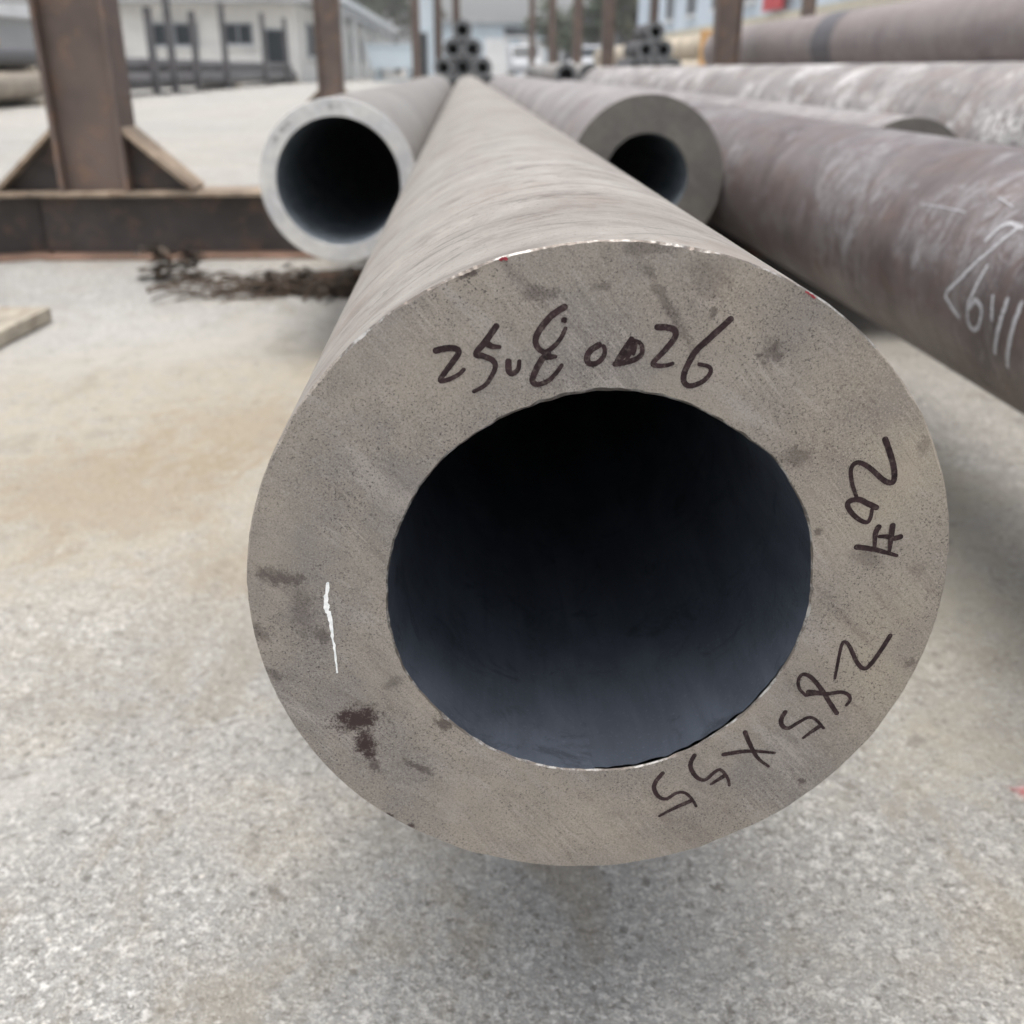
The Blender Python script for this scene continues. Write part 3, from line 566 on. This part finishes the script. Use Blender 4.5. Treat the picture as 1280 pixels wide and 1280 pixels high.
# ------------------------------------------------------------------ debris and timber near the rack
twig = simple('dry_twig', (.085, .06, .043), .85, .35, 40); leaf_m = simple('dead_leaf', (.06, .045, .034), .85, .4, 30); bark = simple('brown_stick', (.20, .11, .07), .8, .3, 25)
t = thing('dead_brush', (-.52, 2.36, ZG), 'heap of dry dark twigs and dead weeds under the ring ended pipe', 'dead brush'); r = random.Random(5)
def twigs(n, xr, yr, ln, rad):
    g = G()
    for k in range(n):
        x, y = r.uniform(*xr), r.uniform(*yr); a = r.gauss(.15, .45); l = r.uniform(.5, 1)*ln; z = rad+r.random()**2*.03; P = []
        for q in range(6): P.append((x+cos(a)*l*(q/5-.5)+r.gauss(0, .006), y+sin(a)*l*(q/5-.5)+r.gauss(0, .008), max(rad, z+r.gauss(0, .005)+.012*sin(q*1.3))))
        g.tube(P, [rad*(1-.12*q) for q in range(6)], 5)
    return g
twigs(90, (-.30, .4), (-.10, .14), .24, .0026).ob('twig_tangle', twig, t)
twigs(40, (.0, .4), (-.1, .14), .22, .0042).ob('twig_tangle', twig, t)
g = G()
for k in range(760):
    c = Vector((r.uniform(-.1, .42), r.gauss(.03, .06), .004+.04*r.random()**2)) if k > 190 else Vector((r.gauss(-.385, .02)+(.085 if k % 2 else 0), r.gauss(.17, .018), .004+(.07 if k % 2 else .085)*r.random()))
    s = r.uniform(.010, .026); R3 = Matrix.Rotation(r.random()*6.3, 3, 'Z') @ Matrix.Rotation(r.uniform(-.9, .9), 3, 'X'); i = len(g.v)
    for p in ((-1, 0, 0), (-.2, .45, .15), (1, 0, .1), (-.1, -.45, .12)): q = c+R3 @ (Vector(p)*s); g.v.append((q.x, q.y, max(.001, q.z)))
    g.f += [(i, i+1, i+2), (i, i+2, i+3)]
tag(g.ob('dead_leaves', leaf_m, t), kind='stuff')
g = G(); n_ = 26
for a in range(n_): g.v += [((.2+.26*cos(a*2*pi/n_)*(1+.2*noise.noise((a*.7, 1, 1))))*1, .02+.09*sin(a*2*pi/n_)*(1+.3*noise.noise((a*.7, 4, 1))), .001), (.2+.15*cos(a*2*pi/n_), .02+.045*sin(a*2*pi/n_), .016+.01*noise.noise((a*.9, 2, 7)))]
g.f += [(2*a, (2*a+2) % (2*n_), (2*a+3) % (2*n_), 2*a+1) for a in range(n_)]+[tuple(range(1, 2*n_, 2))]
g.ob('shade_mound', simple('dark_shade_fill', (.04, .034, .03), .95, .4, 30, fine=200, bump=.8, bdist=.006), t)  # dark mound added to stand in for the shade under the twigs
G().tube([(.05, .06, .02), (.18, .09, .028), (.32, .11, .03), (.46, .14, .026)], [.012, .013, .012, .01], 8).ob('stick', bark, t, smooth=True)
tag(G().box((-.3, -.7, 0), (0, 0, .034)).ob('plank_offcut', wood, loc=(-1.015, 2.03, ZG+.002), bevel=.003), 'pale timber offcut lying on the concrete at the left edge', 'timber').rotation_euler = (0, 0, radians(-4))

# ------------------------------------------------------------------ buildings
white = simple('white_render', (.87, .855, .82), .8, .04, .6, dirt=(.70, .69, .67)); grey_roof = simple('grey_roof_sheet', (.36, .37, .38), .6, .12, .7)
trim = simple('pale_trim', (.70, .71, .72), .6, .08, 1); glass = NT('dark_window_glass').set(color=(.02, .028, .036), rough=.35, spec=.3)
frame_m = simple('grey_window_frame', (.30, .32, .34), .5, .1, 4); bluew = simple('light_blue_wall', (.60, .68, .77), .75, .06, .6); cream = simple('cream_wall', (.58, .54, .44), .8, .08, .7)
haze_blue = simple('pale_blue_cladding', (.52, .60, .66), .6, .08, .4); dgrey = simple('dark_grey_cladding', (.16, .16, .18), .6, .15, .6)
def window(parent, axis, at, a, b, z0, z1, depth=.12, s=1, mull=1, name='window'):
    """window set on a wall: axis 1 = wall across Y at y=at (faces -Y), axis 0 = wall at x=at facing s"""
    f = .07
    def bx(g, u0, u1, w0, w1, d0, d1):
        if axis == 1: g.box((u0, at-d1, w0), (u1, at-d0, w1))
        else: g.box((min(at+s*d0, at+s*d1), u0, w0), (max(at+s*d0, at+s*d1), u1, w1))
    g = G(); bx(g, a, b, z0, z0+f, .003, depth); bx(g, a, b, z1-f, z1, .003, depth); bx(g, a, a+f, z0+f, z1-f, .003, depth); bx(g, b-f, b, z0+f, z1-f, .003, depth)
    for k in range(1, mull+1):
        c = a+(b-a)*k/(mull+1); bx(g, c-f/2, c+f/2, z0+f, z1-f, .003, depth)
    w = g.ob(name, frame_m, parent)
    g = G(); bx(g, a+f, b-f, z0+f, z1-f, .005, .03); g.ob('pane', glass, w)
    if name == 'window':
        g = G(); bx(g, a-.08, b+.08, z0-.1, z0-.003, .003, depth+.08); g.ob('sill', trim, w)
GZ = -ZG
b = thing('white_building', (0, 0, ZG), 'long low white building with grey eaves and small dark windows beyond the left yard', 'building')
G().box((-18, 45, 0), (-6.7, 108, 3.7)).ob('wall', white, b)
G().box((-18.6, 43.9, 2.9), (-5.6, 44.997, 3.12)).box((-6.697, 44.997, 2.9), (-5.6, 108, 3.12)).ob('canopy', grey_roof, b)
G().box((-18.3, 44.6, 3.703), (-6.2, 108.3, 4.05)).ob('roof_fascia', trim, b)
for k in range(8): G().box((-5.85, 46.5+k*6.2, 0), (-5.6, 46.8+k*6.2, 2.897)).ob('canopy_column', trim, b)
for a, c, z0, z1 in ((-16.8, -15.2, 1.35, 2.2), (-12.4, -10.55, 1.35, 2.2), (-9.55, -8.4, 1.4, 2.2)): window(b, 1, 45, a, c, z0, z1)
window(b, 1, 45, -7.95, -7.1, .05, 2.0, name='door', mull=0)
for k in range(9): window(b, 0, -6.7, 48+k*6.2, 50.2+k*6.2, 1.0, 2.3)
G().box((-18, 44.93, .002), (-8.2, 44.997, .5)).ob('plinth', grey_roof, b)

b = thing('tall_pale_building', (0, 0, ZG), 'tall pale blue grey building behind the dark pipe pyramid, left of the open sky', 'building')
G().box((-2.75, 62, 0), (-1.75, 72, 7.5)).ob('wall', haze_blue, b); G().box((-2.95, 61.8, 7.503), (-1.55, 72.2, 7.8)).ob('roof', trim, b)
window(b, 1, 62, -2.5, -1.95, 0.05, 2.4, name='door', mull=0)
for k in range(3): G().box((-2.7+k*.38, 61.95, 2.6), (-2.64+k*.38, 61.997, 7.5)).ob('cladding_rib', trim, b)

b = thing('far_shed', (0, 0, ZG), 'long pale blue shed closing the end of the yard under the white sky', 'building')
G().box((-1.5, 82, 0), (7, 100, 3.6)).ob('wall', haze_blue, b)
G().prism([(-1.9, 3.603), (7.4, 3.603), (7.4, 3.8), (2.75, 3.95), (-1.9, 3.8)], 1, 81.6, 100.4).ob('roof', grey_roof, b)
for k in range(3): G().box((-1+k*2.6, 81.93, .01), (.8+k*2.6, 81.997, 2.6)).ob('roller_door', trim, b)
window(b, 1, 82, 3.0, 5.2, 2.75, 3.3)

b = thing('dark_grey_shed', (0, 0, ZG), 'dark grey shed half hidden by the roadside trees right of centre', 'building')
G().box((8.2, 75, 0), (14, 90, 3.9)).ob('wall', dgrey, b); G().prism([(7.9, 3.903), (14.3, 3.903), (11.1, 5.0)], 1, 74.7, 90.3).ob('roof', grey_roof, b)
for k in range(2): G().box((8.6+k*2.5, 74.93, .01), (10.4+k*2.5, 74.997, 2.8)).ob('roller_door', frame_m, b)

b = thing('light_blue_building', (0, 0, ZG), 'light blue walled building with tall windows over a cream base, beyond the cream pipe pile', 'building')
G().box((10, 16, 0), (20, 64, 2.1)).ob('lower_wall', cream, b); G().box((10.02, 16, 2.103), (20, 64, 8)).ob('upper_wall', bluew, b)
G().box((9.85, 15.9, 1.9), (9.997, 64, 2.15)).ob('string_course', cream, b); G().box((9.7, 15.7, 8.003), (20.3, 64.3, 8.4)).ob('roof', grey_roof, b)
for k in range(9): window(b, 0, 10.02, 18+k*5, 19.6+k*5, 2.7, 5.6, s=-1)
for k in range(9): window(b, 0, 10, 18.5+k*5, 20.2+k*5, .8, 1.7, s=-1)
for k in range(6): G().box((9.9, 16.4+k*9.3, .001), (9.997, 16.6+k*9.3, 1.898)).ob('pilaster', trim, b)
red = simple('red_sign_panel', (.55, .06, .07), .5, .1, 5)
tag(G().box((-.03, -1.1, 0), (.03, 1.1, 1.1)).box((-.05, -1.14, -.05), (.05, 1.14, -.003)).box((-.05, -1.14, 1.103), (.05, 1.14, 1.15)).ob('sign_board', red, loc=(9.78, 35.2, ZG+2.3)), 'red sign board on the light blue building right of the post', 'sign')

b = thing('grey_lean_to', (0, 0, ZG), 'grey sheet walled shed behind the tan pile at the left edge', 'building')
G().box((-22, 30, 0), (-13.2, 38, 1.9)).ob('wall', grey_roof, b); G().prism([(29.5, 1.903), (38.5, 1.903), (38.5, 2.5), (29.5, 2.1)], 0, -22.3, -12.9).ob('roof', trim, b)
for k in range(11): G().box((-21.8+k*.8, 29.94, 0), (-21.7+k*.8, 29.997, 1.9)).ob('sheet_rib', grey_roof, b)

# vehicles far off
vw = simple('white_vehicle_paint', (.60, .62, .66), .35, .04, 2); tyre = simple('black_tyre', (.025, .025, .027), .8, .2, 10)
def wheel(parent, x, y, z, r_, w=.22):
    n = 20; o = G().prism([(r_*cos(2*pi*k/n), r_*sin(2*pi*k/n)) for k in range(n)], 0, -w/2, w/2).ob('wheel', tyre, parent, (x, y, z))
    G().prism([(r_*.55*cos(2*pi*k/n), r_*.55*sin(2*pi*k/n)) for k in range(n)], 0, -w/2-.01, w/2+.01).ob('rim', trim, o)
def van(x, y, rot, label, L=4.8, H=1.95):
    t = thing('parked_van', (x, y, ZG), label, 'van', rotz=rot); W_ = .9
    G().prism([(0, .38), (0, .95), (.75, 1.12), (1.45, H-.05), (1.7, H), (L-.1, H), (L, H-.12), (L, .38)], 0, -W_, W_).ob('body', vw, t, bevel=.03)
    G().prism([(.84, 1.16), (1.42, H-.14), (1.36, H-.14), (.78, 1.16)], 0, -W_+.1, W_-.1).ob('windscreen', glass, t, (0, -.02, .03))
    for s in (-1, 1):
        G().prism([(1.05, 1.16), (1.55, H-.2), (2.3, H-.2), (2.3, 1.16)], 0, s*W_-.01, s*W_+.012).ob('side_window', glass, t)
        for yy in (.85, L-.9): wheel(t, s*(W_-.1), yy, .33, .33)
        G().box((s*.6-.16, -.03, .72), (s*.6+.16, .02, .9)).ob('headlight', trim, t, bevel=.01)
    G().box((-W_+.02, -.08, .34), (W_-.02, .04, .55)).ob('bumper', dgrey, t, bevel=.02)
van(4.0, 70, radians(2), 'white van parked far down the yard, in front of the pale blue shed')
van(6.8, 64, radians(-35), 'white van parked between the rack posts under the trees', 4.6, 1.8)
skip = G().prism([(-1.0, .55), (1.0, .55), (1.15, 1.5), (-1.15, 1.5)], 1, 0, 2.2).box((-.8, .2, .1), (-.6, 2.0, .55)).box((.6, .2, .1), (.8, 2.0, .55)).box((-1.2, -.05, 1.45), (1.2, -.003, 1.55)).box((-1, .3, 0), (1, .5, .1))
tag(skip.ob('waste_skip', haze_blue, loc=(-3.2, 50, ZG)), 'pale blue waste skip left of the slim brown post', 'skip')

# ------------------------------------------------------------------ trees and hill
bark_m = simple('grey_bark', (.14, .12, .10), .9, .3, 6)
def leaves(name, col):
    return simple(name, col, .7, .4, 1.5)
lm = [leaves('grey_green_leaves', (.10, .12, .075)), leaves('dull_green_leaves', (.075, .10, .06)), leaves('olive_leaves', (.12, .125, .08))]
def tree(x, y, h, w, label, seed, m):
    r = random.Random(seed); t = thing('tree', (x, y, ZG), label, 'tree', 'trees round the yard')
    g = G(); top = h*.62
    g.tube([(0, 0, 0), (r.gauss(0, .1), r.gauss(0, .1), top*.5), (r.gauss(0, .2), r.gauss(0, .2), top)], [h*.028, h*.02, h*.01], 8); tips = []
    for k in range(11):
        a = r.random()*6.3; z0 = h*r.uniform(.22, .6); l = w*r.uniform(.25, .5); e = (cos(a)*l, sin(a)*l, z0+h*r.uniform(.12, .35)); tips.append(e)
        g.tube([(0, 0, z0), (e[0]*.5, e[1]*.5, z0+(e[2]-z0)*.6), e], [h*.011, h*.007, h*.003], 6)
    g.ob('trunk', bark_m, t, smooth=True)
    g = G()
    cl = [(Vector(e), w*r.uniform(.13, .24)) for e in tips]+[(Vector((r.gauss(0, w*.2), r.gauss(0, w*.2), h*r.uniform(.45, .92))), w*r.uniform(.12, .22)) for k in range(12)]
    for c, s in cl:
        for k in range(130):
            d = Vector((r.gauss(0, 1), r.gauss(0, 1), r.gauss(0, .8))).normalized()*s*r.random()**.4; p = c+d; q = s*r.uniform(.12, .26); i = len(g.v)
            M3 = Matrix.Rotation(r.random()*6.3, 3, 'Z') @ Matrix.Rotation(r.uniform(-1.2, 1.2), 3, 'X')
            for v in ((-1, 0, 0), (0, .6, .1), (1, 0, 0), (0, -.6, .1)): g.v.append(tuple(p+M3 @ (Vector(v)*q)))
            g.f.append((i, i+1, i+2, i+3))
    tag(g.ob('crown', m, t), kind='stuff')
for k, (x, y, h, w, lab) in enumerate(((6.0, 72, 4.6, 3.4, 'small grey green tree nearest the white van, right of the open sky'), (8.3, 70, 5.2, 3.6, 'grey green tree in front of the dark grey shed, second from the sky gap'), (10.6, 72, 6.0, 4.0, 'taller tree by the left end of the light blue building'),
                                       (-11, 118, 15, 11, 'large hazy tree behind the far end of the white building'), (-17, 122, 17, 12, 'large hazy tree over the roof of the white building'), (-7.5, 128, 13, 9, 'hazy tree filling the gap beside the tall pale building'),
                                       (-30, 60, 7, 7, 'dark tree at the top left edge behind the grey shed'))):
    tree(x, y, h, w, lab, 20+k, lm[k % 3])
vs, fs = [], []
for j in range(6):
    for i in range(61):
        x = -420+i*14; y = 330+j*45
        e = math.exp(-((x+230)/95)**2)*34+math.exp(-((x-190)/60)**2)*9
        vs.append((x, y, ZG-.5+e*(sin(pi*min(1, j/4))**1.1)*(.8+.4*noise.noise((x*.02, y*.02, 3)))))
fs = [(j*61+i, j*61+i+1, (j+1)*61+i+1, (j+1)*61+i) for j in range(5) for i in range(60)]
tag(link('hills', mesh('hills', vs, fs), leaves('wooded_hill', (.10, .12, .085)), smooth=True), kind='structure')

# ------------------------------------------------------------------ the air of the yard
hm = bpy.data.materials.new('yard_haze'); hm.use_nodes = True; hm.node_tree.nodes.clear()
ho = hm.node_tree.nodes.new('ShaderNodeOutputMaterial'); hv = hm.node_tree.nodes.new('ShaderNodeVolumePrincipled')
hv.inputs['Color'].default_value = (.93, .95, .97, 1); hv.inputs['Density'].default_value = HAZE; hv.inputs['Anisotropy'].default_value = .25
hm.node_tree.links.new(hv.outputs[0], ho.inputs['Volume'])
if HAZE: tag(G().box((-440, -50, ZG-1), (450, 610, 42)).ob('haze', hm), kind='stuff')
